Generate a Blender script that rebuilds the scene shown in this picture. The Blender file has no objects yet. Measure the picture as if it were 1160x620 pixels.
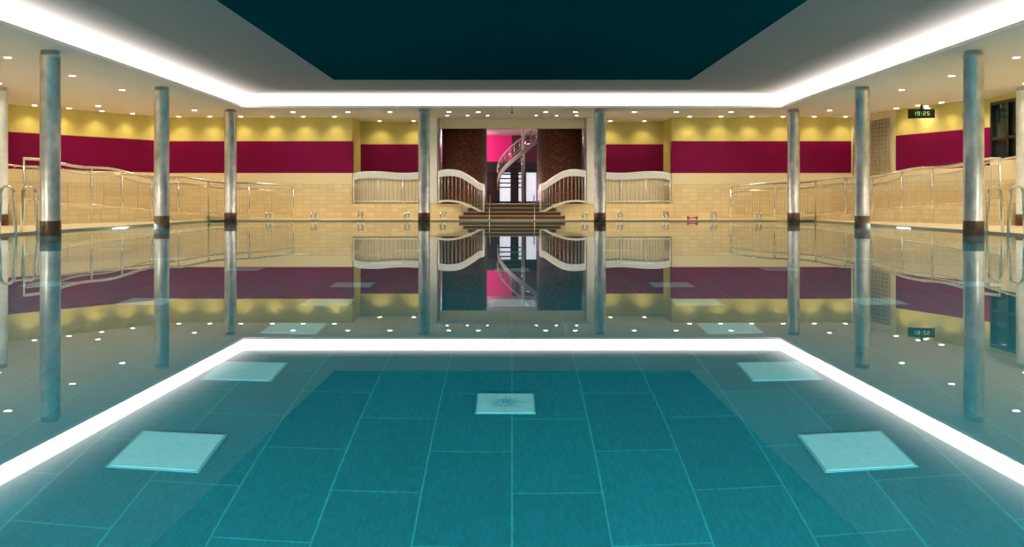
import bpy, math, random
from mathutils import Vector
random.seed(4)
sc = bpy.context.scene
sc.view_settings.view_transform = 'Standard'
sc.view_settings.look = 'None'

# ------------------------------------------------------------------ materials
def new_mat(name):
    m = bpy.data.materials.new(name); m.use_nodes = True
    nt = m.node_tree; b = nt.nodes['Principled BSDF']
    return m, nt, b

def mat(name, col, rough=0.5, metal=0.0, noise=0.0, nscale=8.0, stretch=(1,1,1), bump=0.0, spec=0.5):
    m, nt, b = new_mat(name)
    b.inputs['Base Color'].default_value = (*col, 1)
    b.inputs['Roughness'].default_value = rough
    b.inputs['Metallic'].default_value = metal
    b.inputs['Specular IOR Level'].default_value = spec
    if noise > 0 or bump > 0:
        g = nt.nodes.new('ShaderNodeNewGeometry')
        mp = nt.nodes.new('ShaderNodeMapping'); mp.inputs['Scale'].default_value = stretch
        n = nt.nodes.new('ShaderNodeTexNoise'); n.inputs['Scale'].default_value = nscale
        n.inputs['Detail'].default_value = 4
        nt.links.new(g.outputs['Position'], mp.inputs['Vector'])
        nt.links.new(mp.outputs[0], n.inputs['Vector'])
        r = nt.nodes.new('ShaderNodeValToRGB')
        r.color_ramp.elements[0].position = 0.3; r.color_ramp.elements[1].position = 0.7
        r.color_ramp.elements[0].color = (*[max(0, c*(1-noise)) for c in col], 1)
        r.color_ramp.elements[1].color = (*[min(1, c*(1+noise)) for c in col], 1)
        nt.links.new(n.outputs['Fac'], r.inputs['Fac'])
        nt.links.new(r.outputs[0], b.inputs['Base Color'])
        if bump > 0:
            bp = nt.nodes.new('ShaderNodeBump'); bp.inputs['Strength'].default_value = bump
            bp.inputs['Distance'].default_value = 0.01
            nt.links.new(n.outputs['Fac'], bp.inputs['Height'])
            nt.links.new(bp.outputs[0], b.inputs['Normal'])
    return m

def emis(name, col, s):
    m, nt, b = new_mat(name)
    b.inputs['Base Color'].default_value = (0.8, 0.8, 0.8, 1)
    b.inputs['Emission Color'].default_value = (*col, 1)
    b.inputs['Emission Strength'].default_value = s
    return m

def brick_mat(name, c1, c2, cm, bw, rh, mortar, offs=0.5, axes='YX', shift=(60.0, 30.0), rough=0.4, brushed=0.0):
    m, nt, b = new_mat(name)
    g = nt.nodes.new('ShaderNodeNewGeometry')
    s = nt.nodes.new('ShaderNodeSeparateXYZ'); c = nt.nodes.new('ShaderNodeCombineXYZ')
    nt.links.new(g.outputs['Position'], s.inputs[0])
    for i, a in enumerate(axes):
        ad = nt.nodes.new('ShaderNodeMath'); ad.operation = 'ADD'; ad.inputs[1].default_value = shift[i]
        if a == 'H':
            a2 = nt.nodes.new('ShaderNodeMath'); a2.operation = 'SUBTRACT'
            nt.links.new(s.outputs['X'], a2.inputs[0]); nt.links.new(s.outputs['Y'], a2.inputs[1])
            nt.links.new(a2.outputs[0], ad.inputs[0])
        else:
            nt.links.new(s.outputs[a], ad.inputs[0])
        nt.links.new(ad.outputs[0], c.inputs[i])
    t = nt.nodes.new('ShaderNodeTexBrick')
    t.offset = offs; t.squash = 1.0
    t.inputs['Scale'].default_value = 1.0
    t.inputs['Brick Width'].default_value = bw
    t.inputs['Row Height'].default_value = rh
    t.inputs['Mortar Size'].default_value = mortar
    t.inputs['Mortar Smooth'].default_value = 0.1
    t.inputs['Color1'].default_value = (*c1, 1); t.inputs['Color2'].default_value = (*c2, 1)
    t.inputs['Mortar'].default_value = (*cm, 1)
    nt.links.new(c.outputs[0], t.inputs['Vector'])
    out = t.outputs['Color']
    if brushed > 0:
        mp = nt.nodes.new('ShaderNodeMapping'); mp.inputs['Scale'].default_value = (95, 26, 1)
        n = nt.nodes.new('ShaderNodeTexNoise'); n.inputs['Scale'].default_value = 1.0; n.inputs['Detail'].default_value = 6
        n.inputs['Roughness'].default_value = 0.7
        nt.links.new(g.outputs['Position'], mp.inputs['Vector']); nt.links.new(mp.outputs[0], n.inputs['Vector'])
        mr = nt.nodes.new('ShaderNodeMapRange')
        mr.inputs['From Min'].default_value = 0.3; mr.inputs['From Max'].default_value = 0.7
        mr.inputs['To Min'].default_value = 1 - brushed; mr.inputs['To Max'].default_value = 1 + brushed
        nt.links.new(n.outputs['Fac'], mr.inputs['Value'])
        mx = nt.nodes.new('ShaderNodeVectorMath'); mx.operation = 'SCALE'
        nt.links.new(out, mx.inputs[0]); nt.links.new(mr.outputs[0], mx.inputs['Scale'])
        out = mx.outputs[0]
    nt.links.new(out, b.inputs['Base Color'])
    b.inputs['Roughness'].default_value = rough
    return m

M_ceil = mat('ceiling_paint', (0.84, 0.80, 0.76), 0.8)
M_cof = mat('coffer_paint', (0.34, 0.335, 0.34), 0.9, spec=0.1)
M_dark = mat('dark_teal_panel', (0.0, 0.048, 0.064), 0.9, spec=0.0)
M_cove = emis('cove_light', (1.0, 0.86, 0.76), 4.2)
M_yel = mat('yellow_plaster', (0.68, 0.57, 0.17), 0.7, noise=0.05, nscale=3)
M_cream = mat('cream_plaster', (0.86, 0.73, 0.48), 0.7)
M_band = mat('burgundy_panel', (0.20, 0.0, 0.052), 0.45, noise=0.08, nscale=2, spec=0.15)
M_mos = brick_mat('beige_mosaic', (0.85, 0.70, 0.42), (0.76, 0.60, 0.33), (0.62, 0.49, 0.28), 0.20, 0.10, 0.004, 0.0, 'HZ')
M_deck = brick_mat('beige_deck_tile', (0.86, 0.73, 0.50), (0.82, 0.68, 0.44), (0.62, 0.50, 0.33), 0.3, 0.3, 0.006, 0.0, 'XY', rough=0.3)
M_pool = brick_mat('teal_pool_tile', (0.001, 0.20, 0.245), (0.001, 0.165, 0.205), (0.02, 0.33, 0.36), 0.6, 0.3, 0.0032, 0.5, 'YX', shift=(60.23, 30.0), rough=0.5, brushed=0.25)
M_plate = mat('pale_floor_plate', (0.27, 0.66, 0.68), 0.4, noise=0.06, nscale=30)
M_plate2 = mat('plate_border', (0.10, 0.45, 0.50), 0.4)
M_ink = mat('plate_engraving', (0.08, 0.42, 0.50), 0.5)
M_col = mat('galvanised_steel', (0.68, 0.69, 0.68), 0.38, metal=0.6, noise=0.22, nscale=9, stretch=(1, 1, 0.6))
M_colw = mat('white_column_paint', (0.72, 0.72, 0.68), 0.5, noise=0.1, nscale=6)
M_base = mat('brown_column_base', (0.11, 0.055, 0.025), 0.4, noise=0.3, nscale=12)
M_steel = mat('stainless_steel', (0.80, 0.80, 0.78), 0.2, metal=1.0)
M_satin = mat('satin_white_metal', (0.84, 0.84, 0.84), 0.3, metal=0.25)
M_darkbar = mat('grey_bars', (0.45, 0.38, 0.33), 0.35, metal=0.6)
M_gran = mat('brown_granite', (0.15, 0.05, 0.032), 0.3, noise=0.95, nscale=24)
M_step = mat('dark_step_stone', (0.085, 0.05, 0.03), 0.35, noise=0.3, nscale=30)
M_nose = mat('beige_step_nosing', (0.45, 0.33, 0.18), 0.4)
M_mag = mat('magenta_wall', (0.75, 0.01, 0.22), 0.6)
M_mar = mat('maroon_wall', (0.10, 0.004, 0.03), 0.6)
M_dbr = mat('dark_lobby_wall', (0.05, 0.02, 0.02), 0.4)
M_white = mat('white_paint', (0.84, 0.81, 0.76), 0.5)
M_lamp = emis('lamp_disc', (1.0, 0.90, 0.66), 12.0)
M_trimr = mat('lamp_ring', (0.7, 0.66, 0.6), 0.4)
M_black = mat('black_plastic', (0.012, 0.012, 0.012), 0.35)
M_green = emis('green_digits', (0.45, 0.9, 0.15), 0.8)
M_glassd = mat('dark_glazing', (0.012, 0.022, 0.022), 0.05)
M_day = emis('daylit_glass', (0.75, 0.9, 1.0), 0.7)
M_pink = mat('pink_foam', (0.60, 0.03, 0.25), 0.6)
M_mesh = mat('beige_railing_mesh', (0.80, 0.68, 0.46), 0.45, noise=0.1, nscale=20)
M_bar = mat('thin_rail_bars', (0.50, 0.44, 0.36), 0.35, metal=0.5)
M_gril = mat('grille_bars', (0.42, 0.38, 0.32), 0.5)
M_floorl = mat('lobby_floor', (0.25, 0.17, 0.10), 0.3)

# added emissive strip: cove glow painted on the coffer, fading inward (mesh attribute 'glow')
M_glow, nt, b = new_mat('cove_painted_glow')
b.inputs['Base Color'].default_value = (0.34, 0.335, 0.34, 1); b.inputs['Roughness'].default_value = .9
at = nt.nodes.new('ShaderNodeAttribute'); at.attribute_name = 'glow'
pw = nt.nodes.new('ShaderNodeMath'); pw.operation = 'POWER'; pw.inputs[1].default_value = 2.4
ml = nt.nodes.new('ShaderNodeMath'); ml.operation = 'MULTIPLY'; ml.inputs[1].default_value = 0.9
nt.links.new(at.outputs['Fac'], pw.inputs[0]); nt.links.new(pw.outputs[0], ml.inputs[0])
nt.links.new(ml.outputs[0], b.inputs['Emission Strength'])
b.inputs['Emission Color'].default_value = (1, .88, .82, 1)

M_water = bpy.data.materials.new('pool_water'); M_water.use_nodes = True
nt = M_water.node_tree; nt.nodes.clear()
o = nt.nodes.new('ShaderNodeOutputMaterial'); gl = nt.nodes.new('ShaderNodeBsdfGlass')
gl.inputs['IOR'].default_value = 1.33; gl.inputs['Roughness'].default_value = 0.0
gl.inputs['Color'].default_value = (0.95, 1.0, 1.0, 1)
nt.links.new(gl.outputs[0], o.inputs['Surface'])

# ------------------------------------------------------------------ mesh builder
class MB:
    def __init__(s): s.v = []; s.f = []; s.m = []; s.s = []
    def face(s, pts, m=0, sm=False):
        i = len(s.v); s.v += [tuple(p) for p in pts]; s.f.append(tuple(range(i, i+len(pts)))); s.m.append(m); s.s.append(sm)
    def hexa(s, b, t, m=0):
        i = len(s.v); n = len(b); s.v += [tuple(p) for p in b] + [tuple(p) for p in t]
        s.f.append(tuple(i+k for k in reversed(range(n)))); s.f.append(tuple(i+n+k for k in range(n)))
        s.m += [m, m]; s.s += [False, False]
        for k in range(n):
            k2 = (k+1) % n
            s.f.append((i+k, i+k2, i+n+k2, i+n+k)); s.m.append(m); s.s.append(False)
    def box(s, x0, x1, y0, y1, z0, z1, m=0):
        b = [(x0, y0), (x1, y0), (x1, y1), (x0, y1)]
        s.hexa([(x, y, z0) for x, y in b], [(x, y, z1) for x, y in b], m)
    def lathe(s, cx, cy, prof, seg=32, m=0):
        i = len(s.v)
        for p in prof:
            for k in range(seg):
                a = 2*math.pi*k/seg; s.v.append((cx+p[0]*math.cos(a), cy+p[0]*math.sin(a), p[1]))
        for j in range(len(prof)-1):
            mm = prof[j][2] if len(prof[j]) > 2 else m
            for k in range(seg):
                k2 = (k+1) % seg
                s.f.append((i+j*seg+k, i+j*seg+k2, i+(j+1)*seg+k2, i+(j+1)*seg+k)); s.m.append(mm); s.s.append(True)
        s.f.append(tuple(i+k for k in reversed(range(seg)))); s.m.append(m); s.s.append(False)
        j = len(prof)-1
        s.f.append(tuple(i+j*seg+k for k in range(seg))); s.m.append(m); s.s.append(False)
    def tube(s, path, r, seg=8, m=0):
        P = [Vector(p) for p in path]; i = len(s.v); up0 = None
        for j, p in enumerate(P):
            t = (P[min(j+1, len(P)-1)] - P[max(j-1, 0)]).normalized()
            ref = Vector((0, 0, 1)) if abs(t.z) < 0.9 else Vector((0, 1, 0))
            if up0 is not None: ref = up0
            a = t.cross(ref)
            if a.length < 1e-4: a = t.cross(Vector((1, 0, 0)))
            a.normalize(); b = a.cross(t).normalized(); up0 = b
            for k in range(seg):
                an = 2*math.pi*k/seg; q = p + a*(r*math.cos(an)) + b*(r*math.sin(an)); s.v.append(tuple(q))
        for j in range(len(P)-1):
            for k in range(seg):
                k2 = (k+1) % seg
                s.f.append((i+j*seg+k, i+j*seg+k2, i+(j+1)*seg+k2, i+(j+1)*seg+k)); s.m.append(m); s.s.append(True)
        s.f.append(tuple(i+k for k in range(seg))); s.m.append(m); s.s.append(False)
        s.f.append(tuple(i+(len(P)-1)*seg+k for k in range(seg))); s.m.append(m); s.s.append(False)
    def ribbon(s, path, h, th, m=0):
        for a, b in zip(path[:-1], path[1:]):
            A = Vector(a); B = Vector(b); d = (B-A); n = Vector((-d.y, d.x, 0))
            if n.length < 1e-5: continue
            n = n.normalized()*th/2
            bot = [A-n, B-n, B+n, A+n]
            s.hexa([tuple(q) for q in bot], [(q.x, q.y, q.z+h) for q in bot], m)

def obj(name, mb, mats, parent=None):
    me = bpy.data.meshes.new(name); me.from_pydata(mb.v, [], mb.f)
    for mm in mats: me.materials.append(mm)
    for p, a, b in zip(me.polygons, mb.m, mb.s): p.material_index = a; p.use_smooth = b
    me.update()
    import bmesh
    bm = bmesh.new(); bm.from_mesh(me); bmesh.ops.recalc_face_normals(bm, faces=bm.faces); bm.to_mesh(me); bm.free()
    ob = bpy.data.objects.new(name, me); sc.collection.objects.link(ob)
    if parent: ob.parent = parent
    return ob

def smooth_path(pts, n=8):
    P = [Vector(p) for p in pts]; P = [2*P[0]-P[1]] + P + [2*P[-1]-P[-2]]; out = []
    for i in range(1, len(P)-2):
        for k in range(n):
            t = k/n; a, b, c, d = P[i-1], P[i], P[i+1], P[i+2]
            out.append(tuple(0.5*((2*b) + (c-a)*t + (2*a-5*b+4*c-d)*t*t + (3*b-a-3*c+d)*t**3)))
    out.append(tuple(P[-2])); return out

H = 2.6; D = 1.45
PX = 7.2; PY0 = -1.5; PY1 = 22.2
ZD = 0.03

# ------------------------------------------------------------------ pool + water + deck
mb = MB()
mb.face([(-PX, PY0, -D), (PX, PY0, -D), (PX, PY1, -D), (-PX, PY1, -D)])
ob = obj('pool_floor', mb, [M_pool])
mb = MB()
T = 0.15
mb.box(-PX-T, -PX, PY0-T, PY1+T, -D, -0.001); mb.box(PX, PX+T, PY0-T, PY1+T, -D, -0.001)
mb.box(-PX, PX, PY0-T, PY0, -D, -0.001); mb.box(-PX, PX, PY1, PY1+T, -D, -0.001)
obj('pool_basin_walls', mb, [M_pool])
me = bpy.data.meshes.new('pool_water'); me.from_pydata([(-PX, PY0, 0), (PX, PY0, 0), (PX, PY1, 0), (-PX, PY1, 0)], [], [(0, 1, 2, 3)])
me.materials.append(M_water); w = bpy.data.objects.new('pool_water', me); sc.collection.objects.link(w)

mb = MB()
mb.box(-11.6, -PX, -4, 24, 0, ZD); mb.box(PX, 11.6, -4, 24, 0, ZD)
mb.box(-PX, PX, PY1, 24, 0, ZD); mb.box(-PX, PX, -4, PY0, 0, ZD)
obj('floor', mb, [M_deck])

# ------------------------------------------------------------------ ceiling + coffer
CX = 6.08; CY0 = 0.6; CY1 = 21.0; ZU = 2.9; PXX = 3.55; PYY0 = 3.1; PYY1 = 18.5
mb = MB()
for (a, b, c, d) in [(-11.8, -CX, -4.2, 31), (CX, 11.8, -4.2, 31), (-CX, CX, CY1, 31), (-CX, CX, -4.2, CY0)]:
    mb.box(a, b, c, d, H, H+0.05)
obj('ceiling', mb, [M_ceil])
mb = MB()
mb.box(-CX-.1, -PXX, CY0-.1, CY1+.1, ZU, ZU+.05); mb.box(PXX, CX+.1, CY0-.1, CY1+.1, ZU, ZU+.05)
mb.box(-PXX, PXX, PYY1, CY1+.1, ZU, ZU+.05); mb.box(-PXX, PXX, CY0-.1, PYY0, ZU, ZU+.05)
mb.box(-PXX, PXX, PYY0, PYY1, ZU+.004, ZU+.05, 1)
obj('ceiling_coffer', mb, [M_cof, M_dark])
mb = MB()
mb.box(-CX-.04, -CX, CY0, CY1, H+.05, ZU); mb.box(CX, CX+.04, CY0, CY1, H+.05, ZU)
mb.box(-CX, CX, CY1, CY1+.04, H+.05, ZU); mb.box(-CX, CX, CY0-.04, CY0, H+.05, ZU)
obj('cove_light_strip', mb, [M_cove])
# painted glow on coffer ceiling: mitred ring with glow attribute
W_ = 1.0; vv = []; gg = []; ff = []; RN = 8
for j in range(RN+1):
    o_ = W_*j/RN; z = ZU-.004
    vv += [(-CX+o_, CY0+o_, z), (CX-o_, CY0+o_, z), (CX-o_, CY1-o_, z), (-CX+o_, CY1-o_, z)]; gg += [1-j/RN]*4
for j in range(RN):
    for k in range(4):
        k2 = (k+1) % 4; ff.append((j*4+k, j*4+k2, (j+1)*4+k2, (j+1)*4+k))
me = bpy.data.meshes.new('cove_painted_glow'); me.from_pydata(vv, [], ff); me.materials.append(M_glow)
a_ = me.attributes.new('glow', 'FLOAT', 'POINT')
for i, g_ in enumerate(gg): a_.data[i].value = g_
o_ = bpy.data.objects.new('cove_painted_glow', me); sc.collection.objects.link(o_)

# ------------------------------------------------------------------ walls
BANDS = [(0.0, 0.92, 0), (0.92, 1.19, 1), (1.19, 2.0, 2), (2.0, H, 3)]
def wall(name, p, q, side, bands=BANDS, th=0.2, z0=None):
    mb = MB(); P = Vector((*p, 0)); Q = Vector((*q, 0)); d = (Q-P).normalized(); n = Vector((-d.y, d.x, 0))*side*th
    for a, b, m in bands:
        pts = [P, Q, Q+n, P+n]
        mb.hexa([(v.x, v.y, a) for v in pts], [(v.x, v.y, b) for v in pts], m)
    return obj(name, mb, [M_mos, M_cream, M_band, M_yel])
wall('wall_back_left', (-8.7, 23.5), (-4.05, 23.5), 1)
wall('wall_back_right', (4.05, 23.5), (8.6, 23.5), 1)
wall('wall_niche_left', (-4.05, 24.8), (-2.11, 24.8), 1)
wall('wall_niche_right', (2.11, 24.8), (4.05, 24.8), 1)
YL = [(0.0, H, 3)]
wall('wall_niche_side_left', (-4.05, 23.71), (-4.05, 24.8), 1, YL)
wall('wall_niche_side_right', (4.05, 23.71), (4.05, 24.8), -1, YL)
wall('wall_angled_left', (-11.0, 20.3), (-8.7, 23.5), 1)
wall('wall_side_left', (-11.0, -4), (-11.0, 20.3), 1)
wall('wall_side_right_return', (8.6, 23.5), (8.9, 21.5), 1, [(0, .92, 0), (.92, H, 1)])
wall('wall_angled_right', (8.9, 21.5), (9.8, 19.0), 1)
mb = MB()
for (y0, y1, z0, z1, m) in [(-4, 17.0, 0, H, 3), (17.0, 19.0, 0, .92, 0), (17.0, 19.0, .92, 1.3, 1), (17.0, 19.0, 2.5, H, 3)]:
    mb.box(9.8, 10.0, y0, y1, z0, z1, m)
obj('wall_side_right', mb, [M_mos, M_cream, M_band, M_yel])
wall('wall_front', (-11.2, -4.0), (10.0, -4.0), -1, [(0, H, 1)])
mb = MB()
mb.box(9.86, 9.88, 17.0, 19.0, 1.3, 2.5, 1)
for y in (17.0, 17.66, 18.3, 18.94): mb.box(9.8, 9.92, y, y+.06, 1.3, 2.5, 0)
for z in (1.3, 1.72, 2.44): mb.box(9.8, 9.92, 17, 19, z, z+.06, 0)
obj('window_1', mb, [M_black, M_glassd])

# ------------------------------------------------------------------ columns
def column(x, y, z0=0.0, white=False, r=0.134):
    mb = MB()
    zb = z0 + 0.21
    mb.lathe(x, y, [(r+.006, z0, 1), (r+.006, zb, 1), (r, zb+.002, 0), (r, H-.09, 0), (r+.008, H-.088, 0), (r+.008, H-.06, 0), (r-.012, H-.058, 0), (r-.012, H, 0)], 40)
    return obj('column', mb, [M_colw if white else M_col, M_base])
def column_wet(x, y):
    r = .134; mb = MB()
    mb.lathe(x, y, [(r, -D, 0), (r, -.05, 1), (r+.006, -.045, 1), (r+.006, .21, 1), (r, .212, 0), (r, H-.09, 0), (r+.008, H-.088, 0), (r+.008, H-.06, 0), (r-.012, H-.058, 0), (r-.012, H, 0)], 40)
    mb.tube([(x+r, y-.01, .22), (x+r, y-.01, H-.1)], .005, 6, 0)
    return obj('column', mb, [M_col, M_base])
for s in (-1, 1):
    for y in (0.5, 4.7, 8.87, 13.05, 17.2, 21.4): column_wet(s*6.5, y)
    column_wet(s*2.03, 21.4)
column(9.5, 17.2, ZD, True, .13); column(-9.5, 17.2, ZD, True, .13)
for s in (-1, 1):
    mb = MB(); mb.box(s*2.0-.1, s*2.0+.1, 23.45, 24.95, .42, H-.001); mb.box(s*2.0-.115, s*2.0+.115, 23.43, 23.45, .42, .55)
    obj('pilaster', mb, [M_white])

# ------------------------------------------------------------------ platform, stairs, portal
ZP = 0.41
mb = MB()
for s in (-1, 1):
    a, b = sorted((s*1.02, s*4.05)); mb.box(a, b, 23.35, 24.9, ZD, ZP, 0)
mb.box(-1.02, 1.02, 23.42, 24.9, ZD, ZP, 1)
mb.box(-3.0, 3.0, 24.9, 31, ZD, ZP, 1)
obj('floor_platform', mb, [M_mos, M_floorl])
mb = MB()
for k in range(4):
    z1 = ZD + (ZP-ZD)*(k+1)/4; y0 = 22.72+.18*k; hw = 1.3-.1*k
    if k == 3: hw = 1.02
    mb.box(-hw, hw, y0, 23.42 if k == 3 else 23.34, ZD if k == 0 else z1-(ZP-ZD)/4, z1, 0)
    mb.box(-hw-.004, hw+.004, y0-.006, y0+.03, z1-.018, z1+.003, 1)
obj('entrance_steps', mb, [M_step, M_nose])
mb = MB()
mb.box(-1.88, 1.88, 23.95, 24.1, 2.36, H)
obj('wall_lintel', mb, [M_cream])
for s in (-1, 1):
    mb = MB(); mb.lathe(s*1.27, 24.74, [(.62, ZP), (.62, ZP+.06), (.60, ZP+.07), (.60, H-.001)], 64)
    obj('granite_drum', mb, [M_gran])
# lobby
mb = MB(); mb.box(-3.0, .0, 30.0, 30.2, 1.75, H, 0); mb.box(.0, 3.0, 30.0, 30.2, 1.75, H, 1); mb.box(-3, 3, 30.0, 30.2, ZP, 1.75, 2); obj('wall_lobby_back', mb, [M_mag, M_mar, M_dbr])
mb = MB(); mb.box(-3.2, -3.0, 24.9, 30.2, ZP, H); obj('wall_lobby_left', mb, [M_mar])
mb = MB(); mb.box(3.0, 3.2, 24.9, 30.2, ZP, H); obj('wall_lobby_right', mb, [M_mar])
mb = MB()
mb.box(-1.0, 1.0, 29.4, 29.55, 1.38, 1.72, 0)
for x in (-.95, -.42, -.02, .18, .42, .80): mb.box(x-.03, x+.03, 29.4, 29.5, ZP, 1.38, 0)
mb.box(-.39, -.05, 29.44, 29.46, ZP+.05, 1.38, 1); mb.box(.21, .39, 29.44, 29.46, ZP+.05, 1.38, 1); mb.box(.45, .77, 29.44, 29.46, ZP+.05, 1.38, 1)
mb.box(-.95, .8, 29.4, 29.5, ZP, ZP+.06, 0)
obj('door_1', mb, [M_black, M_day])

# spiral stair
mb = MB(); cx, cy = .32, 27.0; R = .74
mb.lathe(cx, cy, [(.05, ZP), (.05, 2.59)], 16)
N = 13; a0 = math.radians(170); a1 = math.radians(330)
def hp(t, r, dz=0):
    a = a0+(a1-a0)*t; return (cx+r*math.cos(a), cy+r*math.sin(a), ZP+.45+t*1.62+dz)
for i in range(N):
    t0 = i/N; t1 = (i+1)/N; z = ZP+.45+t0*1.62
    p = [hp(t0, .06), hp(t0, R), hp(t1, R), hp(t1, .06)]
    mb.hexa([(q[0], q[1], z) for q in p], [(q[0], q[1], z+.035) for q in p], 2)
    q = hp(t0+.5/N, R); mb.tube([q, (q[0], q[1], q[2]+.42)], .009, 6, 1)
path = [hp(k/30, R, -.07) for k in range(31)]
mb.ribbon(path, .15, .03, 0)
for dz in (.16, .25, .34): mb.tube([hp(k/30, R, dz) for k in range(31)], .008, 6, 1)
mb.tube([hp(k/30, R, .43) for k in range(31)], .022, 8, 0)
obj('spiral_staircase', mb, [M_white, M_steel, M_step])

# balustrades flanking the steps
for s in (-1, 1):
    mb = MB()
    def P(x, z):
        return (s*x, 23.3 - max(0, 1.35-x)*.55, z)
    top = smooth_path([P(1.84, 1.08), P(1.6, 1.11), P(1.3, 1.07), P(1.0, .90), P(.82, .77), P(.70, .73)], 6)
    mb.ribbon(top, .14, .05, 0); mb.tube([(a, b, c+.15) for a, b, c in top], .022, 8, 0)
    bot = smooth_path([P(1.84, .44), P(1.6, .46), P(1.3, .42), P(1.0, .31), P(.82, .22), P(.70, .18)], 6)
    mb.ribbon(bot, .05, .05, 0)
    for i in range(0, len(top), 2):
        a = top[i]; b = bot[i]; mb.tube([(b[0], b[1], b[2]), (a[0], a[1], a[2]+.02)], .010, 6, 1)
    for i in (0, len(top)-1):
        a = top[i]; b = bot[i]; mb.tube([(b[0], b[1], b[2]-.01), (a[0], a[1], a[2]+.15)], .022, 8, 0)
    obj('stair_balustrade', mb, [M_satin, M_darkbar])
    mb = MB()
    hr = smooth_path([(s*.55, 23.3, .62), (s*.55, 23.1, .58), (s*.55, 22.75, .34), (s*.55, 22.6, .30)], 6)
    mb.tube(hr, .012, 8, 0); mb.tube([(s*.55, 22.62, ZD), (s*.55, 22.62, .30)], .012, 8, 0); mb.tube([(s*.55, 23.3, .41), (s*.55, 23.3, .62)], .012, 8, 0)
    obj('step_handrail', mb, [M_steel])
    # niche balustrade
    mb = MB()
    top = smooth_path([(s*4.0, 23.42, 1.0), (s*3.8, 23.42, 1.05), (s*3.4, 23.42, 1.06), (s*2.8, 23.42, 1.02), (s*2.3, 23.42, 1.04), (s*2.14, 23.42, 1.05)], 6)
    mb.ribbon(top, .14, .05, 0); mb.tube([(a, b, c+.15) for a, b, c in top], .022, 8, 0)
    for i in range(0, len(top), 1):
        a = top[i]; mb.tube([(a[0], a[1], ZP), (a[0], a[1], a[2])], .008, 6, 2)
    mb.tube([(s*4.0, 23.42, ZP+.06), (s*2.14, 23.42, ZP+.06)], .018, 8, 0)
    for x in (4.0, 3.38, 2.76, 2.14): mb.tube([(s*x, 23.42, ZP), (s*x, 23.42, 1.05)], .018, 8, 0)
    a, b = sorted((s*4.0, s*2.14)); mb.box(a, b, 23.45, 23.46, ZP+.08, 1.02, 1)
    obj('niche_balustrade', mb, [M_satin, M_mesh, M_bar])

# ------------------------------------------------------------------ ramps
fr = [(5.4, 22.9, .04), (7.2, 22.0, .12), (8.0, 20.6, .22), (8.7, 19.2, .33), (9.15, 17.4, .45)]
outR = [(5.4, 23.48), (8.5, 23.48), (8.85, 21.5), (9.72, 19.0), (9.78, 17.4)]
outL = [(-5.4, 23.48), (-8.6, 23.45), (-9.7, 22.0), (-10.9, 20.3), (-10.98, 17.4)]
for s, out in ((1, outR), (-1, outL)):
    mb = MB()
    for i in range(4):
        a, b = fr[i], fr[i+1]; c, d = out[i+1], out[i]
        bt = [(s*a[0], a[1]), (s*b[0], b[1]), c, d]; zz = [a[2], b[2], b[2], a[2]]
        mb.hexa([(x, y, ZD) for x, y in bt], [(p[0], p[1], z) for p, z in zip(bt, zz)], 0)
    obj('ramp', mb, [M_mos])
    mb = MB()
    wav = [0.76, 0.86, 0.80, 0.86, 0.82]
    base = smooth_path([(s*x, y-.02, z) for x, y, z in fr], 12)
    top = smooth_path([(s*x, y-.02, z+w_) for (x, y, z), w_ in zip(fr, wav)], 12)
    top = [(a, b, c+.03*math.sin(i*.45)) for i, (a, b, c) in enumerate(top)]
    mb.tube(top, .028, 10, 0)
    mb.tube([(a, b, c-.14) for a, b, c in top], .012, 8, 0)
    mb.tube([(a, b, c+.08) for a, b, c in base], .014, 8, 0)
    for i in range(len(top)):
        a, b = base[i], top[i]
        if i % 6 == 0: mb.tube([(b[0], b[1], min(a[2], .05)), b], .020, 8, 0)
        if i < len(top)-1:
            for k in range(3):
                t = k/3; a2, b2 = base[i+1], top[i+1]
                p = [a[j]+(a2[j]-a[j])*t for j in range(3)]; q = [b[j]+(b2[j]-b[j])*t for j in range(3)]
                mb.tube([(p[0], p[1], p[2]+.08), (q[0], q[1], q[2]-.14)], .006, 4, 1)
    obj('ramp_railing', mb, [M_steel, M_bar])
    # wall-side handrail
    mb = MB(); pts = []
    for (x, y), f_ in zip(out, fr):
        pts.append((x - s*.12, y-.12, f_[2]+.92))
    pts = pts[1:]
    mb.tube(pts, .02, 8, 0)
    for p in pts: mb.tube([p, (p[0]+s*.1, p[1]+.06, p[2]-.05)], .01, 6, 0)
    obj('wall_handrail', mb, [M_steel])

# ------------------------------------------------------------------ grab hoops on far edge
for px in (302, 353, 406, 459, 499, 660, 700, 752, 806, 857):
    x = (px-580)*22.3/1050; mb = MB()
    pts = [(x, 22.27, ZD)] + [(x, 22.27+.09-.09*math.cos(a), .16+.06*math.sin(a)) for a in [math.pi*k/8 for k in range(9)]] + [(x, 22.45, ZD)]
    mb.tube(pts, .022, 8)
    mb.tube([(p[0]+.10, p[1], p[2]) for p in pts], .022, 8)
    mb.tube([(x, 22.36, .2), (x+.1, 22.36, .2)], .018, 8)
    obj('pool_edge_grab_rail', mb, [M_steel])

# ladders
for s in (-1, 1):
    mb = MB()
    for dy in (0, .6):
        y = 13.3+dy
        pts = [(s*7.36, y, ZD), (s*7.34, y, .5)] + [(s*(7.245+.095*math.cos(a)), y, .6+.1*math.sin(a)) for a in [math.pi*k/10 for k in range(0, 11)]] + [(s*7.13, y, .3), (s*7.09, y, -1.0)]
        mb.tube(pts, .022, 10)
    for z in (-.25, -.5, -.75): mb.box(min(s*7.05, s*7.13), max(s*7.05, s*7.13), 13.3, 13.9, z, z+.03)
    obj('pool_ladder', mb, [M_steel])

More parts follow.
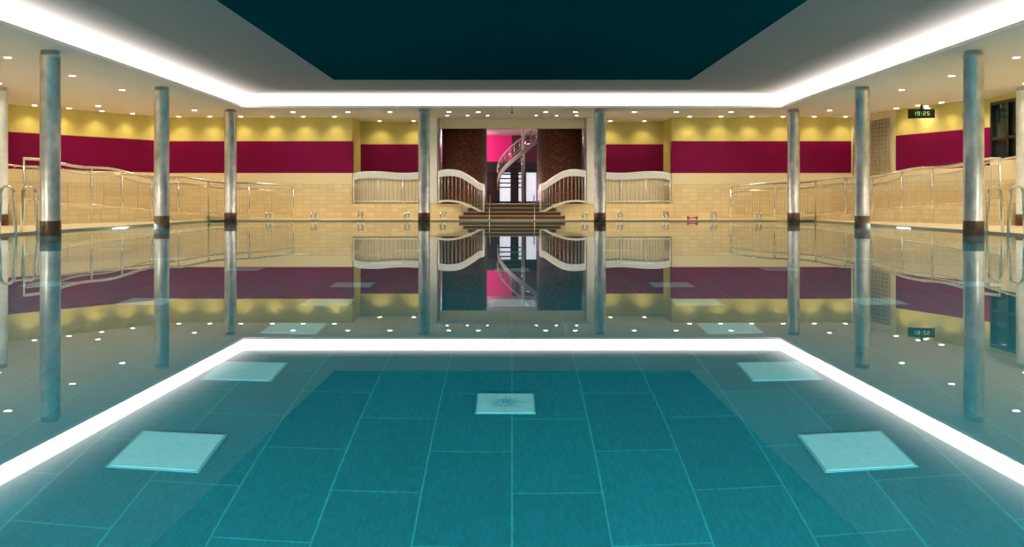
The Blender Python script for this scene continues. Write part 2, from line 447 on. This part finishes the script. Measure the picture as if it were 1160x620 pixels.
# pink aqua dumbbell
mb = MB(); x = 4.4; y = 22.6
mb.tube([(x-.13, y, ZD+.04), (x+.13, y, ZD+.04)], .015, 10)
for dx in (-.13, .08): mb.tube([(x+dx, y, ZD+.04), (x+dx+.05, y, ZD+.04)], .04, 16)
obj('aqua_dumbbell', mb, [M_pink])

# ------------------------------------------------------------------ pool floor plates
mb = MB()
pos = [(1.22, y) for y in (3.3, 4.25, 5.2, 6.15, 7.1, 9.0, 10.9)] + [(2.4, y) for y in (6.1, 8.3, 10.2)] + [(3.5, 7.0), (3.5, 9.4), (4.7, 8.2), (4.7, 11)]
pos = [(s*x, y) for x, y in pos for s in (-1, 1)] + [(0, 6.15), (0, 8.3), (0, 10.6)]
for x, y in pos:
    mb.box(x-.158, x+.158, y-.158, y+.158, -D, -D+.004, 1); mb.box(x-.148, x+.148, y-.148, y+.148, -D, -D+.008, 0)
obj('pool_floor_plates', mb, [M_plate, M_plate2])
mb = MB(); x, y = -.027, 3.85
mb.box(x-.122, x+.122, y-.122, y+.122, -D, -D+.004, 1); mb.box(x-.115, x+.115, y-.115, y+.115, -D, -D+.008, 0)
for k in range(16):
    a = 2*math.pi*k/16; r0, r1 = .028, (.085 if k % 2 == 0 else .06)
    ca, sa = math.cos(a), math.sin(a); wd = .003
    pts = [(x+r0*ca-wd*sa, y+r0*sa+wd*ca), (x+r0*ca+wd*sa, y+r0*sa-wd*ca), (x+r1*ca+wd*sa*.3, y+r1*sa-wd*ca*.3), (x+r1*ca-wd*sa*.3, y+r1*sa+wd*ca*.3)]
    mb.hexa([(p[0], p[1], -D+.008) for p in pts], [(p[0], p[1], -D+.010) for p in pts], 2)
mb.lathe(x, y, [(.018, -D+.008), (.018, -D+.011)], 20, 2)
obj('engraved_floor_plate', mb, [M_plate, M_plate2, M_ink])

# ------------------------------------------------------------------ wall fixtures
mb = MB(); Z = 2.40
def lb(u0, u1, v0, v1, w0, w1, m):
    pts = [C+d*u0+n*w0, C+d*u1+n*w0, C+d*u1+n*w1, C+d*u0+n*w1]
    mb.hexa([(p.x, p.y, Z+v0) for p in pts], [(p.x, p.y, Z+v1) for p in pts], m)
d = Vector((1, -.25, 0)).normalized(); n = Vector((-.25, -1, 0)).normalized(); C = Vector((8.98, 20.35, Z))
lb(-.27, .27, -.10, .10, 0, .07, 0)
for i, u in enumerate((-.17, -.09, .03, .11)):
    segs = [(0, .05, .032, .04), (0, .05, -.04, -.032), (0, .05, -.004, .004), (.042, .05, 0, .04), (.042, .05, -.04, 0), (0, .008, 0, .04), (0, .008, -.04, 0)]
    on = [(3, 4), (0, 1, 2, 3, 5, 4), (0, 2, 3, 1, 6), (0, 2, 5, 4, 1)][i]
    for k in on:
        a, b, c, e = segs[k]; lb(u+a, u+b, c, e, .07, .074, 1)
for v in (-.018, .012): lb(-.012, -.002, v, v+.008, .07, .074, 1)
lb(-.02, .02, .10, .20, .02, .05, 0)
obj('led_display', mb, [M_black, M_green])
mb = MB(); C = Vector((9.60, 19.35, 2.30)); nn = Vector((-2.5, -.9, 0)).normalized()
mb.tube([C+nn*0.0, C+nn*.05], .2, 32, 0); mb.tube([C+nn*.05, C+nn*.056], .18, 32, 1)
mb.tube([C+nn*.058, C+nn*.058+Vector((0, 0, .14))], .008, 6, 0); mb.tube([C+nn*.058, C+nn*.058+Vector((.04, -.09, .02))], .008, 6, 0)
obj('wall_clock', mb, [M_black, M_white])
mb = MB(); P0 = Vector((8.62, 23.35, 0)); P1 = Vector((8.86, 21.7, 0)); off = Vector((-.03, -.005, 0))
for i in range(17):
    p = P0.lerp(P1, i/16)+off; mb.tube([(p.x, p.y, 1.15), (p.x, p.y, 2.42)], .012, 5)
for j in range(14):
    z = 1.15+j*.0977; a = P0+off; b = P1+off; mb.tube([(a.x, a.y, z), (b.x, b.y, z)], .012, 5)
obj('vent_grille', mb, [M_gril])
mb = MB(); mb.tube([(0, 20.95, H-.12), (0, 20.95, H+.12)], .008, 8); mb.lathe(0, 20.95, [(.02, H-.13), (.025, H-.11), (.012, H-.09)], 12)
obj('ceiling_sensor_rod', mb, [M_black])

# ------------------------------------------------------------------ lamps
mb = MB(); lamps = []
def disc(x, y, r=.05):
    mb.lathe(x, y, [(r+.015, H-.006), (r+.015, H)], 20, 1); mb.lathe(x, y, [(r, H-.009), (r, H-.006)], 20, 0)
wash = []
for k in range(6):
    x = 4.45+k*.78; wash += [(x, 23.22), (-x, 23.22)]
wash += [(s*x, 24.5) for s in (-1, 1) for x in (2.6, 3.5)]
for k in range(5):
    t = (k+.5)/5; wash.append((-8.7+(-2.3)*t+.23, 23.5-3.2*t-.16))
for k in range(4):
    t = (k+.5)/4; wash.append((8.9+.9*t-.27, 21.5-2.5*t-.10))
down = []
for s in (-1, 1):
    for k in range(2, 10): down.append((s*7.4, 3.6+2*k))
    for k in range(4, 9): down.append((s*9.2, 4.6+2*k))
for x in (-5.2, -3.9, -2.9, -1.5, -.8, .8, 1.5, 2.9, 3.9, 5.2): down.append((x, 22.0))
small = [(x, 22.9) for x in (-1.6, -1.1, -.6, .6, 1.1, 1.6)]
for x, y in wash + down: disc(x, y)
for x, y in small: disc(x, y, .035)
root = obj('recessed_downlights', mb, [M_lamp, M_trimr])
def spot(x, y, e, ang, col, blend=.6, z=H-.02, rot=(0, 0, 0), rad=.04):
    l = bpy.data.lights.new('downlight_lamp', 'SPOT'); l.energy = e; l.spot_size = math.radians(ang); l.spot_blend = blend
    l.color = col; l.shadow_soft_size = rad
    o_ = bpy.data.objects.new('downlight_lamp', l); sc.collection.objects.link(o_); o_.location = (x, y, z); o_.rotation_euler = rot; o_.parent = root
for x, y in wash: spot(x, y, 24, 120, (1, .84, .52), .9)
for x, y in down: spot(x, y, 80, 150, (1, .88, .68), .9)

def area(name, loc, rot, sx, sy, e, col):
    l = bpy.data.lights.new(name, 'AREA'); l.shape = 'RECTANGLE'; l.size = sx; l.size_y = sy; l.energy = e; l.color = col
    o_ = bpy.data.objects.new(name, l); sc.collection.objects.link(o_); o_.location = loc; o_.rotation_euler = rot; return o_
for x in (-4, 0, 4):
    area('underwater_lamp', (x, PY0+.02, -.35), (math.radians(80), 0, 0), .7, .3, 260, (.85, 1, 1))
for s in (-1, 1):
    for y in (2, 6, 11, 17):
        area('underwater_lamp', (s*(PX-.02), y, -.3), (math.radians(82), 0, math.radians(90 if s > 0 else -90)), .6, .25, 85, (.85, 1, 1))
def pt(loc, e, col, r=.1):
    l = bpy.data.lights.new('lobby_lamp', 'POINT'); l.energy = e; l.color = col; l.shadow_soft_size = r
    o_ = bpy.data.objects.new('lobby_lamp', l); sc.collection.objects.link(o_); o_.location = loc
pt((-1.6, 28.8, 2.3), 90, (1, .5, .7)); pt((1.4, 27.5, 2.3), 25, (1, .8, .8)); pt((-1.5, 26.0, 2.3), 40, (1, .9, .85))

wd = bpy.data.worlds.new('world'); sc.world = wd; wd.use_nodes = True
wd.node_tree.nodes['Background'].inputs[0].default_value = (.9, .9, 1, 1); wd.node_tree.nodes['Background'].inputs[1].default_value = .1

# ------------------------------------------------------------------ camera
cd = bpy.data.cameras.new('camera'); cam = bpy.data.objects.new('camera', cd); sc.collection.objects.link(cam)
cam.location = (0, 0, .5); cam.rotation_euler = (math.radians(90), 0, 0)
cd.sensor_width = 36; cd.lens = 36*1050/1160; cd.shift_y = -83/1160; cd.shift_x = 0.0
cd.clip_start = .02; cd.clip_end = 200
sc.camera = cam
